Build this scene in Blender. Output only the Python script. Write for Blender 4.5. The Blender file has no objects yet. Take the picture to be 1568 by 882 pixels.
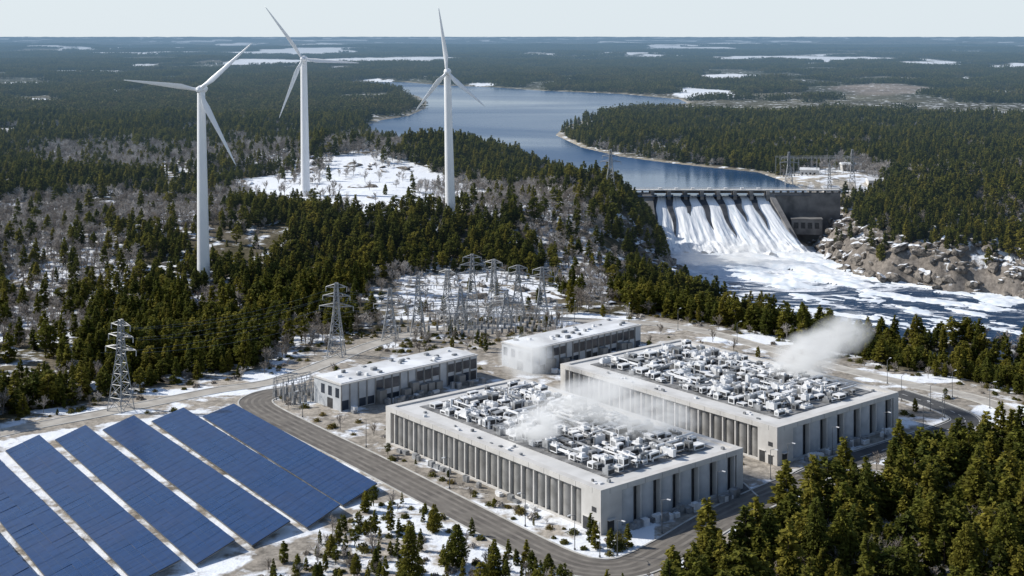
import bpy, math, random
import numpy as np
from mathutils import Vector, Matrix
random.seed(7); np.random.seed(7)
sc=bpy.context.scene
CH=120.0; F=2000.0; CX=784.0; HZ=55.0
def P(px,py,z=0.0):
    Y=(CH-z)*F/(py-HZ); return ((px-CX)*Y/F, Y)
def poly(pts,z=0.0): return np.array([P(a,b,z) for a,b in pts])
# ---------------- numeric helpers
_rng=np.random.RandomState(11); _tab=_rng.rand(256,256)
def vnoise(x,y,s=0):
    x=np.asarray(x,float)+s*17.31; y=np.asarray(y,float)+s*9.77
    xi=np.floor(x).astype(int); yi=np.floor(y).astype(int); fx=x-xi; fy=y-yi
    fx=fx*fx*(3-2*fx); fy=fy*fy*(3-2*fy)
    a=_tab[xi&255,yi&255]; b=_tab[(xi+1)&255,yi&255]; c=_tab[xi&255,(yi+1)&255]; d=_tab[(xi+1)&255,(yi+1)&255]
    return (a*(1-fx)+b*fx)*(1-fy)+(c*(1-fx)+d*fx)*fy
def fbm(x,y,o=4,s=0):
    t=0;a=1;n=0
    for i in range(o):
        t=t+a*vnoise(x*2**i,y*2**i,s+i*3); n+=a; a*=0.5
    return t/n
def ss(a,b,x):
    t=np.clip((x-a)/(b-a),0,1); return t*t*(3-2*t)
def sdist(x,y,pl):
    x=np.asarray(x,float);y=np.asarray(y,float)
    best=np.full(x.shape,1e18); ins=np.zeros(x.shape,bool); n=len(pl)
    for i in range(n):
        ax,ay=pl[i]; bx,by=pl[(i+1)%n]; dx,dy=bx-ax,by-ay
        t=np.clip(((x-ax)*dx+(y-ay)*dy)/(dx*dx+dy*dy+1e-9),0,1)
        best=np.minimum(best,(x-ax-t*dx)**2+(y-ay-t*dy)**2)
        if ay!=by:
            c=((ay>y)!=(by>y))&(x<(bx-ax)*(y-ay)/(by-ay)+ax); ins^=c
    d=np.sqrt(best); return np.where(ins,-d,d)
# ---------------- layout polygons
LZ=12.0; RZ=-22.0
LAKE=poly([(962,300),(925,290),(890,272),(850,262),(800,246),(745,230),(690,222),(640,222),(600,216),(572,203),(560,192),(585,184),(625,178),(652,166),(654,155),(640,147),(600,139),(545,133),(500,129),(560,125),(620,126),(680,131),(760,134),(830,139),(950,144),(1040,152),(1052,158),(1010,163),(930,176),(880,188),(862,196),(850,207),(890,226),(950,240),(1010,248),(1080,256),(1160,264),(1195,276),(1225,290),(1240,299)],LZ)
RIVER=np.array([(93,886),(93,868),(98,850),(100,838)]+[P(a,b,RZ) for a,b in [(1045,425),(1060,455),(1110,485),(1190,512),(1300,535),(1420,550),(1568,560),(1800,575),(2200,590)]]+
   [P(a,b,RZ) for a,b in [(2200,505),(1900,478),(1700,466),(1568,458),(1510,449),(1450,447),(1400,436),(1350,432),(1310,420),(1285,410),(1255,393),(1245,380),(1225,366)]]+[(186,886)])
SITE=poly([(-500,800),(-200,705),(0,655),(200,608),(330,582),(430,562),(520,520),(700,492),(850,483),(1000,487),(1130,508),(1330,560),(1500,596),(1640,640),(1600,668),(1490,672),(1390,702),(1270,752),(1130,830),(980,905),(960,1000),(600,1000),(-100,1100),(-900,1100)])
SNOWF=poly([(350,280),(420,270),(470,258),(560,258),(650,264),(710,286),(760,306),(720,330),(640,338),(560,342),(480,334),(420,312),(370,296)],14)
BARE=[(95,400,120,64),(170,245,150,28),(820,315,120,34),(850,365,75,38),(715,452,160,42),(780,498,170,26),(360,236,130,20),(50,500,90,34),(1300,268,80,22),(470,545,70,40),(560,225,80,18),(240,330,90,25),(30,330,120,24),(560,300,260,26),(330,470,50,22),(900,420,60,40)]
def height(x,y,full=False):
    x=np.asarray(x,float);y=np.asarray(y,float)
    ds=sdist(x,y,SITE); dl=sdist(x,y,LAKE); dr=sdist(x,y,RIVER)
    w=ss(5,130,ds)
    base=15*ss(560,900,y)
    amp=7+10*ss(1200,3500,y)+45*ss(5000,20000,y)
    n=(fbm(x/170,y/170,4,1)-0.45)*amp*1.3*(1-ss(4000,9000,y))+ (fbm(x/900,y/900,4,5)-0.45)*amp*1.6*ss(1500,5000,y)
    n+= (fbm(x/5000,y/5000,3,8)-0.4)*60*ss(6000,20000,y)
    h=base+n
    h+=13*np.exp(-(((x+25)/110)**2+((y-745)/60)**2))
    h+=8*np.exp(-(((x+200)/120)**2+((y-700)/80)**2))
    h+=13*np.exp(-(((x+120)/130)**2+((y-1090)/70)**2))
    h+=10*np.exp(-(((x-60)/45)**2+((y-835)/60)**2))
    h+=5*np.exp(-(((x+25)/60)**2+((y-600)/25)**2))
    h=h*w
    vw=ss(35,110,x)*ss(420,470,y)*(1-ss(690,760,y))
    h=h-(h+19+3*(fbm(x/40,y/40,2,12)-0.5))*ss(4,62,ds)*vw
    h=np.where(y>1500,np.maximum(h,13+n*0.3),h)
    hl=np.maximum(h,LZ+1.0)
    h=np.where(dl<0,LZ-np.minimum(-dl*0.3,6),np.where(dl<70,LZ+(hl-LZ)*ss(0,70,dl)+np.minimum(dl*0.12,1.0),h))
    rock=(fbm(x/16,y/16,4,9)-0.5)+0.9*(np.abs(fbm(x/8,y/8,3,19)-0.5))
    k=np.clip(dr,0,None)
    stepz=RZ+np.minimum(k*0.8,10)+rock*13*ss(0,8,k)*(1-ss(22,50,k))
    far=38+130*ss(195,330,x)
    far=np.where(y<760-0.35*np.clip(x-250,0,1e9),40.0,far)
    hr=stepz+(h-stepz)*ss(4,far,k)
    h=np.where(dr<0,RZ-3.0,np.where(dr<180,hr,h))
    h=np.where((dr>4)&(dr<120)&(x>60)&(y>480)&(y<1000),np.maximum(h,RZ+1.2),h)
    if full: return h,ds,dl,dr
    return h
def hit(px,py):
    Y=np.geomspace(200,6000,5000); X=(px-CX)*Y/F; z=CH-(py-HZ)*Y/F
    h=height(X,Y); i=np.argmax(h>=z)
    return X[i],Y[i],float(h[i])
def proj(x,y,z): return CX+F*x/y, HZ+F*(CH-z)/y

# ---------------- material helpers
def newmat(name):
    m=bpy.data.materials.new(name); m.use_nodes=True
    nt=m.node_tree; b=nt.nodes['Principled BSDF']; return m,nt,b
def N(nt,t,**k):
    n=nt.nodes.new(t)
    for a,v in k.items(): setattr(n,a,v)
    return n
def painted_haze(m,nt,bsdf,L=6500.0,maxf=0.86,start=600):  # aerial haze painted into the surface as bluish emission growing with distance, no volume
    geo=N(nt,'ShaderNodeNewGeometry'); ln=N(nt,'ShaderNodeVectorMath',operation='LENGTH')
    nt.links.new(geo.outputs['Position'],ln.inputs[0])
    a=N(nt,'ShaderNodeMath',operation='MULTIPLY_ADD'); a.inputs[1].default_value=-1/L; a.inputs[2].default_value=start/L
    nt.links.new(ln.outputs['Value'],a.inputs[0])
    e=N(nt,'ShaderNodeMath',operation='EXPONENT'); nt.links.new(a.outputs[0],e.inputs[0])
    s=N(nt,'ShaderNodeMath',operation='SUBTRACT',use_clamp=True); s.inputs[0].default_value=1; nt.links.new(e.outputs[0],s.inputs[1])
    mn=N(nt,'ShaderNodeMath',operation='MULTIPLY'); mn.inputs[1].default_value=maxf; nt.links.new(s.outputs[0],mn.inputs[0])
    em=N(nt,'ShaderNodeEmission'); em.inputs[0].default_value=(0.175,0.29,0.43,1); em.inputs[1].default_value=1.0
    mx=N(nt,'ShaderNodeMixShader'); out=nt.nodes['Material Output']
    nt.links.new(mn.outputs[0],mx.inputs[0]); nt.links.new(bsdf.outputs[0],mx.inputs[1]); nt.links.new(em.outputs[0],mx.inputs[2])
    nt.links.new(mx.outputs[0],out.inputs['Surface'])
def noisemat(name,c1,c2,scale=1.0,rough=0.7,metal=0.0,detail=5,bump=0.0,obj=True):
    m,nt,b=newmat(name)
    tc=N(nt,'ShaderNodeTexCoord'); no=N(nt,'ShaderNodeTexNoise'); no.inputs['Scale'].default_value=scale; no.inputs['Detail'].default_value=detail
    nt.links.new(tc.outputs['Object'],no.inputs['Vector'])
    r=N(nt,'ShaderNodeValToRGB'); r.color_ramp.elements[0].position=0.35; r.color_ramp.elements[1].position=0.65
    r.color_ramp.elements[0].color=(*c1,1); r.color_ramp.elements[1].color=(*c2,1)
    nt.links.new(no.outputs[0],r.inputs[0]); nt.links.new(r.outputs[0],b.inputs['Base Color'])
    b.inputs['Roughness'].default_value=rough; b.inputs['Metallic'].default_value=metal
    if bump>0:
        bp=N(nt,'ShaderNodeBump'); bp.inputs['Strength'].default_value=bump; nt.links.new(no.outputs[0],bp.inputs['Height']); nt.links.new(bp.outputs[0],b.inputs['Normal'])
    return m
def mr(nt,src,a,b_,c,d):
    m=N(nt,'ShaderNodeMapRange'); 
    for i,v in zip((1,2,3,4),(a,b_,c,d)): m.inputs[i].default_value=v
    nt.links.new(src,m.inputs[0]); return m
# ---------------- mesh builder
class MB:
    def __init__(s): s.v=[];s.f=[];s.m=[];s.sm=[]
    def add(s,vs,fs,mat=0,smooth=False):
        o=len(s.v); s.v+=[tuple(p) for p in vs]
        for f in fs: s.f.append(tuple(i+o for i in f)); s.m.append(mat); s.sm.append(smooth)
    def box(s,x0,x1,y0,y1,z0,z1,mat=0):
        s.add([(x0,y0,z0),(x1,y0,z0),(x1,y1,z0),(x0,y1,z0),(x0,y0,z1),(x1,y0,z1),(x1,y1,z1),(x0,y1,z1)],
          [(3,2,1,0),(4,5,6,7),(0,1,5,4),(1,2,6,5),(2,3,7,6),(3,0,4,7)],mat)
    def rbox(s,cx,cy,z0,sx,sy,sz,a,mat=0,top=1.0):
        ca,sa=math.cos(a),math.sin(a); v=[]
        for z,k in((z0,1),(z0+sz,top)):
            for u,w in((-1,-1),(1,-1),(1,1),(-1,1)):
                X=u*sx/2*k;Y=w*sy/2*k; v.append((cx+X*ca-Y*sa,cy+X*sa+Y*ca,z))
        s.add(v,[(3,2,1,0),(4,5,6,7),(0,1,5,4),(1,2,6,5),(2,3,7,6),(3,0,4,7)],mat)
    def tube(s,p,q,r0,r1=None,n=4,mat=0,smooth=False,caps=True):
        r1=r0 if r1 is None else r1
        p=Vector(p);q=Vector(q);d=(q-p)
        if d.length<1e-6: return
        d.normalize(); a=d.orthogonal().normalized() if abs(d.z)<0.999 else Vector((1,0,0)); b=d.cross(a)
        v=[p+(a*math.cos(t)+b*math.sin(t))*r0 for t in [2*math.pi*i/n+math.pi/n for i in range(n)]]+[q+(a*math.cos(t)+b*math.sin(t))*r1 for t in [2*math.pi*i/n+math.pi/n for i in range(n)]]
        f=[(i,(i+1)%n,n+(i+1)%n,n+i) for i in range(n)]
        s.add(v,f,mat,smooth)
        if caps: s.add(v,[tuple(range(n))[::-1],tuple(range(n,2*n))],mat)
    def obj(s,name,mats,parent=None,link=True):
        me=bpy.data.meshes.new(name); me.from_pydata(s.v,[],s.f); 
        for m in mats: me.materials.append(m)
        me.polygons.foreach_set('material_index',s.m); me.polygons.foreach_set('use_smooth',s.sm); me.update()
        o=bpy.data.objects.new(name,me)
        if link: sc.collection.objects.link(o)
        if parent: o.parent=parent
        return o
def empty(name,loc=(0,0,0),rz=0):
    e=bpy.data.objects.new(name,None); e.empty_display_size=1; e.location=loc; e.rotation_euler=(0,0,rz); sc.collection.objects.link(e); return e
def npmesh(name,V,Fq,mats,cols=None,link=True,smooth=False):
    me=bpy.data.meshes.new(name); nv=len(V); nf=len(Fq); k=Fq.shape[1]
    me.vertices.add(nv); me.vertices.foreach_set('co',np.ascontiguousarray(V,dtype=np.float32).ravel())
    me.loops.add(nf*k); me.loops.foreach_set('vertex_index',np.ascontiguousarray(Fq,dtype=np.int32).ravel())
    me.polygons.add(nf); me.polygons.foreach_set('loop_start',np.arange(0,nf*k,k,dtype=np.int32)); me.polygons.foreach_set('loop_total',np.full(nf,k,dtype=np.int32))
    if smooth: me.polygons.foreach_set('use_smooth',np.ones(nf,bool))
    for m in mats: me.materials.append(m)
    me.update(calc_edges=True)
    o=bpy.data.objects.new(name,me)
    if link: sc.collection.objects.link(o)
    return o

# ================= TERRAIN
ys=[180.0]
while ys[-1]<120000:
    Y=ys[-1]; ys.append(Y+min(Y*Y*2.0/240000,0.012*Y) if Y<20000 else Y*1.05)
ys=np.array(ys); us=np.linspace(-0.62,0.62,720)
YY,UU=np.meshgrid(ys,us,indexing='ij'); XX=UU*YY
H,DS,DL,DR=height(XX,YY,True)
nr,nc=XX.shape
V=np.stack([XX,YY,H],-1).reshape(-1,3)
I=np.arange(nr*nc).reshape(nr,nc)
FQ=np.stack([I[:-1,:-1],I[:-1,1:],I[1:,1:],I[1:,:-1]],-1).reshape(-1,4)
PX,PY=proj(XX,YY,H)
def ell(px,py,e): return ((px-e[0])/e[2])**2+((py-e[1])/e[3])**2
bare=np.zeros(XX.shape)
for e in BARE: bare=np.maximum(bare,1-ss(0.5,1.3,ell(PX,PY,e)))
snf=1-ss(-6,14,sdist(XX,YY,SNOWF)+ (fbm(XX/20,YY/20,3,4)-0.5)*44)
site=1-ss(-4,10,DS)
c_floor=np.array([0.075,0.066,0.038]); c_bare=np.array([0.18,0.155,0.12]); c_site=np.array([0.31,0.28,0.24]); c_rock=np.array([0.17,0.15,0.13]); c_shore=np.array([0.40,0.36,0.30]); c_far=np.array([0.060,0.062,0.038])
col=np.ones(XX.shape+(3,))*c_floor
def mixc(c,w): 
    global col
    col=col*(1-w[...,None])+c*w[...,None]
mixc(c_far,ss(1200,2500,YY)); mixc(c_bare,bare*0.9)
gb=ss(0.50,0.62,fbm(XX/60,YY/60,3,21))*(1-ss(1200,1800,YY))
mixc(c_bare,gb*0.6)
fb=ss(0.48,0.62,fbm(XX/500,YY/700,4,23))*ss(1500,2500,YY); mixc(np.array([0.13,0.115,0.08]),fb*0.8)
mixc(c_rock,(1-ss(20,45,DR))*(YY>600)); mixc(c_shore,(1-ss(3,9+YY*0.002,np.abs(DL)))*(YY>850)*0.6)
damz=np.maximum(1-ss(0.6,1.3,ell(PX,PY,(1270,282,90,26))),0); mixc(c_shore,damz)
mixc(c_site,site)
snow=0.33+0.20*bare+0.0*XX
snow=np.maximum(snow,0.42*(1-ss(0,60,DS)))
snow=snow*(1-ss(1400,2600,YY))+0.20*ss(1400,2600,YY)
snow=np.maximum(snow,snf*0.92)
snow=np.where(site>0.5,0.33,snow)
snow=np.maximum(snow,0.66*(1-ss(0.6,1.2,ell(PX,PY,(720,440,130,34)))))
snow=np.maximum(snow,damz*0.5)
snow=np.where((PX>540)&(PX<1000)&(PY>770),0.58,snow)
solm=1-ss(-3,3,sdist(XX,YY,poly([(358,615),(600,748),(480,820),(330,890),(200,960),(-300,1100),(-400,730),(0,672)])))
snow=np.maximum(snow,0.56*solm)
snow=np.where((DR<60)&(YY>600),0.38,snow)
snow=np.where((DR<12)&(YY>600),0.1,snow)
for e in [(420,577,60,16),(300,600,120,7),(900,487,90,6),(1180,520,120,9),(1400,580,110,8),(1540,630,60,14),(1200,760,110,18),(1000,862,70,14),(640,775,60,14),(1400,705,90,10),(1560,640,60,8),(500,745,60,20),(140,630,110,6)]:
    snow=np.maximum(snow,0.82*(1-ss(0.5,1.2,ell(PX,PY,e))))
FARF=[(825,83,32,2.5),(1115,118,55,5),(1085,144,50,7),(1050,138,30,4),(1400,96,55,2.4),(1255,98,30,2.4),(1350,138,80,10),(1540,143,30,4),(575,124,28,3),(735,129,25,2.5),(190,74,35,1.6),(300,85,30,1.2),(420,92,20,1.5),(1300,85,60,1.2),(1480,80,60,1.3),(1020,75,40,1.1),(640,76,30,1.0),(1180,82,30,1.1),(60,155,50,5),(190,140,40,4),(1440,258,40,5),(120,74,30,1.2),(1490,122,40,3),(1240,108,40,2),(980,104,30,1.6),(520,104,30,1.8),(100,110,50,2),(30,128,40,3),(1110,76,50,1),(720,82,24,1.2),(900,92,28,1.3),(250,120,34,2.4),(350,108,26,1.6),(15,92,40,1.4),(1530,106,34,2),(870,120,22,2)]
for e in FARF:
    w=(1-ss(0.5,1.2,ell(PX,PY,e)+(fbm(XX/260,YY/260,4,31)-0.5)*2.4))*(YY>1200)
    if e[0]==1350: mixc(np.array([0.20,0.17,0.14]),w)
    else: snow=np.maximum(snow,w*0.95)
nf=fbm(XX/900,YY/1500,5,40); snow=np.maximum(snow,ss(0.635,0.68,nf)*0.85*ss(2500,4500,YY))
snow=np.where((DL<0),0,snow)
mt,nt,b=newmat('ground_mat')
at=N(nt,'ShaderNodeAttribute',attribute_name='col'); sn=N(nt,'ShaderNodeAttribute',attribute_name='snow')
geo=N(nt,'ShaderNodeNewGeometry')
n1=N(nt,'ShaderNodeTexNoise'); n1.inputs['Scale'].default_value=0.08; n1.inputs['Detail'].default_value=9; n1.inputs['Roughness'].default_value=0.62
n2=N(nt,'ShaderNodeTexNoise'); n2.inputs['Scale'].default_value=0.4; n2.inputs['Detail'].default_value=7; n2.inputs['Roughness'].default_value=0.7
n3=N(nt,'ShaderNodeTexNoise'); n3.inputs['Scale'].default_value=0.006; n3.inputs['Detail'].default_value=8; n3.inputs['Roughness'].default_value=0.7
for n in(n1,n2,n3): nt.links.new(geo.outputs['Position'],n.inputs['Vector'])
f2=mr(nt,n2.outputs[0],0.3,0.7,0.45,1.55); f3=mr(nt,n3.outputs[0],0.35,0.65,0.6,1.5)
mm=N(nt,'ShaderNodeMath',operation='MULTIPLY'); nt.links.new(f2.outputs[0],mm.inputs[0]); nt.links.new(f3.outputs[0],mm.inputs[1])
vs=N(nt,'ShaderNodeVectorMath',operation='SCALE'); nt.links.new(at.outputs['Color'],vs.inputs[0]); nt.links.new(mm.outputs[0],vs.inputs['Scale'])
r1=mr(nt,n1.outputs[0],0.28,0.72,0.0,1.0)
sb=N(nt,'ShaderNodeMath',operation='SUBTRACT'); nt.links.new(sn.outputs['Fac'],sb.inputs[0]); nt.links.new(r1.outputs[0],sb.inputs[1])
sm=mr(nt,sb.outputs[0],-0.10,0.10,0.0,1.0)
mx=N(nt,'ShaderNodeMix',data_type='RGBA'); nt.links.new(sm.outputs[0],mx.inputs[0]); nt.links.new(vs.outputs[0],mx.inputs[6]); mx.inputs[7].default_value=(0.80,0.83,0.87,1)
nt.links.new(mx.outputs[2],b.inputs['Base Color']); b.inputs['Roughness'].default_value=0.95; b.inputs['Specular IOR Level'].default_value=0.1
bp=N(nt,'ShaderNodeBump'); bp.inputs['Strength'].default_value=0.7; bp.inputs['Distance'].default_value=1.6; nt.links.new(n1.outputs[0],bp.inputs['Height']); nt.links.new(bp.outputs[0],b.inputs['Normal'])
painted_haze(mt,nt,b)
ter=npmesh('ground_terrain',V,FQ,[mt],smooth=True)
a=ter.data.attributes.new('col','FLOAT_COLOR','POINT'); a.data.foreach_set('color',np.concatenate([col.reshape(-1,3),np.ones((nr*nc,1))],1).astype(np.float32).ravel())
a=ter.data.attributes.new('snow','FLOAT','POINT'); a.data.foreach_set('value',snow.astype(np.float32).ravel())

# ================= WATER
def expand(pl,d):
    n=len(pl); out=[]; area=0
    for i in range(n):
        x0,y0=pl[i];x1,y1=pl[(i+1)%n]; area+=x0*y1-x1*y0
    s=1 if area>0 else -1
    for i in range(n):
        p=pl[i-1];q=pl[i];r=pl[(i+1)%n]
        e=np.array([r[1]-p[1],-(r[0]-p[0])]); e/=np.linalg.norm(e)+1e-9
        out.append(q+s*e*d)
    return np.array(out)
def water(name,pl,z,foam):
    m,nt,b=newmat(name+'_mat')
    geo=N(nt,'ShaderNodeNewGeometry')
    n=N(nt,'ShaderNodeTexNoise'); n.inputs['Scale'].default_value=0.25 if foam else 0.10; n.inputs['Detail'].default_value=6
    mp=N(nt,'ShaderNodeMapping'); mp.inputs['Scale'].default_value=(1,2.0,1); nt.links.new(geo.outputs['Position'],mp.inputs[0]); nt.links.new(mp.outputs[0],n.inputs['Vector'])
    bp=N(nt,'ShaderNodeBump'); bp.inputs['Strength'].default_value=1.0 if foam else 0.4; bp.inputs['Distance'].default_value=1.6 if foam else 1.2; nt.links.new(n.outputs[0],bp.inputs['Height']); nt.links.new(bp.outputs[0],b.inputs['Normal'])
    b.inputs['Roughness'].default_value=0.25; b.inputs['IOR'].default_value=1.33
    base=(0.014,0.060,0.15,1) if not foam else (0.010,0.040,0.095,1)
    b.inputs['Base Color'].default_value=base
    if not foam:
        mp3=N(nt,'ShaderNodeMapping'); mp3.inputs['Scale'].default_value=(0.0012,0.0022,1); nt.links.new(geo.outputs['Position'],mp3.inputs[0])
        n4=N(nt,'ShaderNodeTexNoise'); n4.inputs['Scale'].default_value=1.0; n4.inputs['Detail'].default_value=6; n4.inputs['Distortion'].default_value=0.8; nt.links.new(mp3.outputs[0],n4.inputs['Vector'])
        q=mr(nt,n4.outputs[0],0.35,0.65,0.14,0.34); nt.links.new(q.outputs[0],b.inputs['Roughness'])
        q=mr(nt,n4.outputs[0],0.35,0.65,0.12,0.42); nt.links.new(q.outputs[0],bp.inputs['Strength'])
    if foam:
        b.inputs['Specular IOR Level'].default_value=0.16
        d=N(nt,'ShaderNodeVectorMath',operation='DISTANCE'); d.inputs[1].default_value=(150,845,RZ); nt.links.new(geo.outputs['Position'],d.inputs[0])
        dn=mr(nt,d.outputs['Value'],0,400,0,1); cr=N(nt,'ShaderNodeValToRGB'); nt.links.new(dn.outputs[0],cr.inputs[0])
        E=cr.color_ramp.elements; E[0].position=0.06; E[0].color=(1,1,1,1); E[1].position=1.0; E[1].color=(0.10,0.10,0.10,1)
        for ppos,vv in((0.18,0.80),(0.30,0.50),(0.50,0.38),(0.70,0.26)): k=E.new(ppos); k.color=(vv,vv,vv,1)
        mp2=N(nt,'ShaderNodeMapping'); mp2.inputs['Rotation'].default_value=(0,0,math.radians(55)); mp2.inputs['Scale'].default_value=(0.020,0.045,0.05)
        nt.links.new(geo.outputs['Position'],mp2.inputs[0])
        fn=N(nt,'ShaderNodeTexNoise'); fn.inputs['Scale'].default_value=1.0; fn.inputs['Detail'].default_value=10; fn.inputs['Roughness'].default_value=0.70; fn.inputs['Distortion'].default_value=2.2
        nt.links.new(mp2.outputs[0],fn.inputs['Vector'])
        fm=mr(nt,fn.outputs[0],0.28,0.70,0,1)
        sb=N(nt,'ShaderNodeMath',operation='SUBTRACT'); nt.links.new(cr.outputs[0],sb.inputs[0]); nt.links.new(fm.outputs[0],sb.inputs[1])
        fx=mr(nt,sb.outputs[0],-0.08,0.18,0,1)
        mx=N(nt,'ShaderNodeMix',data_type='RGBA'); mx.inputs[6].default_value=base; mx.inputs[7].default_value=(0.82,0.85,0.89,1); nt.links.new(fx.outputs[0],mx.inputs[0]); nt.links.new(mx.outputs[2],b.inputs['Base Color'])
        rr=mr(nt,fx.outputs[0],0,1,0.3,0.9); nt.links.new(rr.outputs[0],b.inputs['Roughness'])
    painted_haze(m,nt,b,L=9000)
    me=bpy.data.meshes.new(name); me.from_pydata([(p[0],p[1],z) for p in pl],[],[tuple(range(len(pl)))]); me.materials.append(m); me.update()
    if me.polygons[0].normal.z<0: me.flip_normals()
    o=bpy.data.objects.new(name,me); sc.collection.objects.link(o)
water('lake_water',expand(LAKE,3),LZ,False)
water('river_water',expand(RIVER,3),RZ,True)
gx=np.arange(92,430,1.3); gy=np.arange(600,850,1.3); GX,GY=np.meshgrid(gx,gy,indexing='ij')
dd_=np.hypot(GX-150,GY-845); a_=math.radians(-42); fu=(GX*math.cos(a_)+GY*math.sin(a_)); fv=(-GX*math.sin(a_)+GY*math.cos(a_))
fn_=fbm(fu/26+0.6*fbm(GX/15,GY/15,3,3),fv/9,5,33); thr=0.20+0.34*ss(25,120,dd_)+0.19*ss(110,330,dd_)
GZ=RZ+(fn_-thr)*9*(1-0.6*ss(40,200,dd_)); GZ=np.minimum(GZ,RZ+2.6)+(vnoise(GX/2.2,GY/2.2,5)-0.5)*0.7
inr=sdist(GX,GY,RIVER)
ok=(GZ>RZ-0.6)&(inr<1); GI=np.arange(GX.size).reshape(GX.shape)
okq=ok[:-1,:-1]&ok[1:,:-1]&ok[1:,1:]&ok[:-1,1:]
Fw=np.stack([GI[:-1,:-1],GI[1:,:-1],GI[1:,1:],GI[:-1,1:]],-1)[okq]
foamm=noisemat('river_foam',(0.62,0.69,0.76),(0.86,0.88,0.90),0.15,0.9)
npmesh('river_rapids',np.stack([GX,GY,GZ],-1).reshape(-1,3),Fw,[foamm],smooth=True)

# ================= common materials
turb=noisemat('turbine_white',(0.76,0.77,0.79),(0.82,0.83,0.84),0.05,0.35)
conc=noisemat('light_concrete',(0.50,0.485,0.46),(0.60,0.585,0.56),0.25,0.8)
conc2=noisemat('panel_grey',(0.19,0.185,0.175),(0.29,0.285,0.275),0.35,0.6)
conc3=noisemat('panel_blue_grey',(0.42,0.445,0.47),(0.54,0.56,0.58),0.3,0.5)
darkg=noisemat('dark_recess',(0.02,0.022,0.025),(0.05,0.052,0.056),0.6,0.6)
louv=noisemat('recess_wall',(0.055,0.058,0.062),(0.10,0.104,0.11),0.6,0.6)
roofm=noisemat('roof_membrane',(0.52,0.515,0.50),(0.66,0.655,0.64),0.15,0.8)
deckm=noisemat('roof_deck_grey',(0.08,0.082,0.085),(0.26,0.26,0.26),0.35,0.8)
unitw=noisemat('unit_white',(0.64,0.65,0.66),(0.82,0.82,0.82),0.5,0.5)
unitg=noisemat('unit_grey',(0.12,0.125,0.13),(0.36,0.37,0.38),0.5,0.5)
steel=noisemat('galvanised_steel',(0.12,0.125,0.13),(0.22,0.23,0.24),0.5,0.5,0.3)
steel2=noisemat('tower_steel',(0.26,0.27,0.28),(0.38,0.39,0.40),0.5,0.5,0.2)
glass=noisemat('window_glass',(0.02,0.03,0.045),(0.05,0.06,0.08),0.3,0.15)
snowm=noisemat('roof_snow',(0.50,0.505,0.51),(0.78,0.80,0.82),0.10,0.9)
cdam=noisemat('dam_concrete',(0.10,0.10,0.10),(0.24,0.23,0.22),0.12,0.85)
cpier=noisemat('wet_pier_concrete',(0.03,0.036,0.046),(0.08,0.085,0.095),0.2,0.6)
asph=noisemat('asphalt_dark',(0.045,0.046,0.048),(0.075,0.075,0.075),0.25,0.85)
road=noisemat('worn_road',(0.10,0.09,0.08),(0.17,0.155,0.135),0.2,0.9)
track=noisemat('tyre_track',(0.15,0.135,0.118),(0.22,0.20,0.175),0.25,0.9)
kerbm=noisemat('kerb_concrete',(0.40,0.39,0.36),(0.58,0.57,0.54),0.3,0.8)
concp=noisemat('pale_gravel',(0.32,0.295,0.26),(0.46,0.435,0.39),0.2,0.9)
linem=noisemat('road_paint',(0.55,0.55,0.52),(0.7,0.7,0.68),0.8,0.7)

# ================= ROADS
def smooth(pts,n=10):
    p=[Vector((*P(a,b),0)) for a,b in pts]; p=[2*p[0]-p[1]]+p+[2*p[-1]-p[-2]]; out=[]
    for i in range(1,len(p)-2):
        for k in range(n):
            t=k/n; a,b,c,d=p[i-1],p[i],p[i+1],p[i+2]
            out.append(0.5*((2*b)+(c-a)*t+(2*a-5*b+4*c-d)*t*t+(3*b-a-3*c+d)*t**3))
    out.append(p[-2]); return out
def ribbon(mb,line,off,w,z,mat,hgt=0):
    L=[]
    for i,p in enumerate(line):
        d=(line[min(i+1,len(line)-1)]-line[max(i-1,0)]).normalized(); n=Vector((-d.y,d.x,0)); L.append((p+n*(off-w/2),p+n*(off+w/2)))
    v=[];f=[]
    for a,b in L: v+=[(a.x,a.y,z+hgt),(b.x,b.y,z+hgt),(a.x,a.y,0),(b.x,b.y,0)]
    for i in range(len(L)-1):
        o=i*4; f.append((o,o+4,o+5,o+1))
        if hgt: f.append((o,o+2,o+6,o+4)); f.append((o+1,o+5,o+7,o+3))
    mb.add(v,f,mat)
def mkroad(name,pts,w,mat,base,tracks=False,line=False):
    e=empty(name); L=smooth(pts)
    m=MB(); ribbon(m,L,0,w,base,0); m.obj('carriageway',[mat],e)
    m=MB(); ribbon(m,L,-w/2-0.25,0.5,base,0,0.13); ribbon(m,L,w/2+0.25,0.5,base,0,0.13); m.obj('kerbs',[kerbm],e)
    if tracks:
        m=MB()
        for o in(-w*0.3,-w*0.1,w*0.12,w*0.32): ribbon(m,L,o,0.9,base+0.012,0)
        m.obj('tyre_tracks',[track],e)
    if line:
        m=MB(); ribbon(m,L,-w/2+0.5,0.18,base+0.012,0); ribbon(m,L,w/2-0.5,0.18,base+0.012,0)
        for i in range(0,len(L)-2,4): ribbon(m,L[i:i+3],0,0.2,base+0.012,0)
        m.obj('painted_lines',[linem],e)
    return L
rd=[]
rd.append((mkroad('access_road',[(452,598),(405,606),(395,622),(470,662),(560,706),(680,768),(780,820),(850,854),(905,870),(965,868),(1030,838),(1100,796),(1180,757),(1240,732)],10.5,road,0.06,True),13))
rd.append((mkroad('service_road',[(1215,742),(1270,716),(1350,690),(1420,668),(1462,654),(1478,644),(1462,632),(1420,616),(1370,600)],9.5,asph,0.035,False,True),12))
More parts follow.
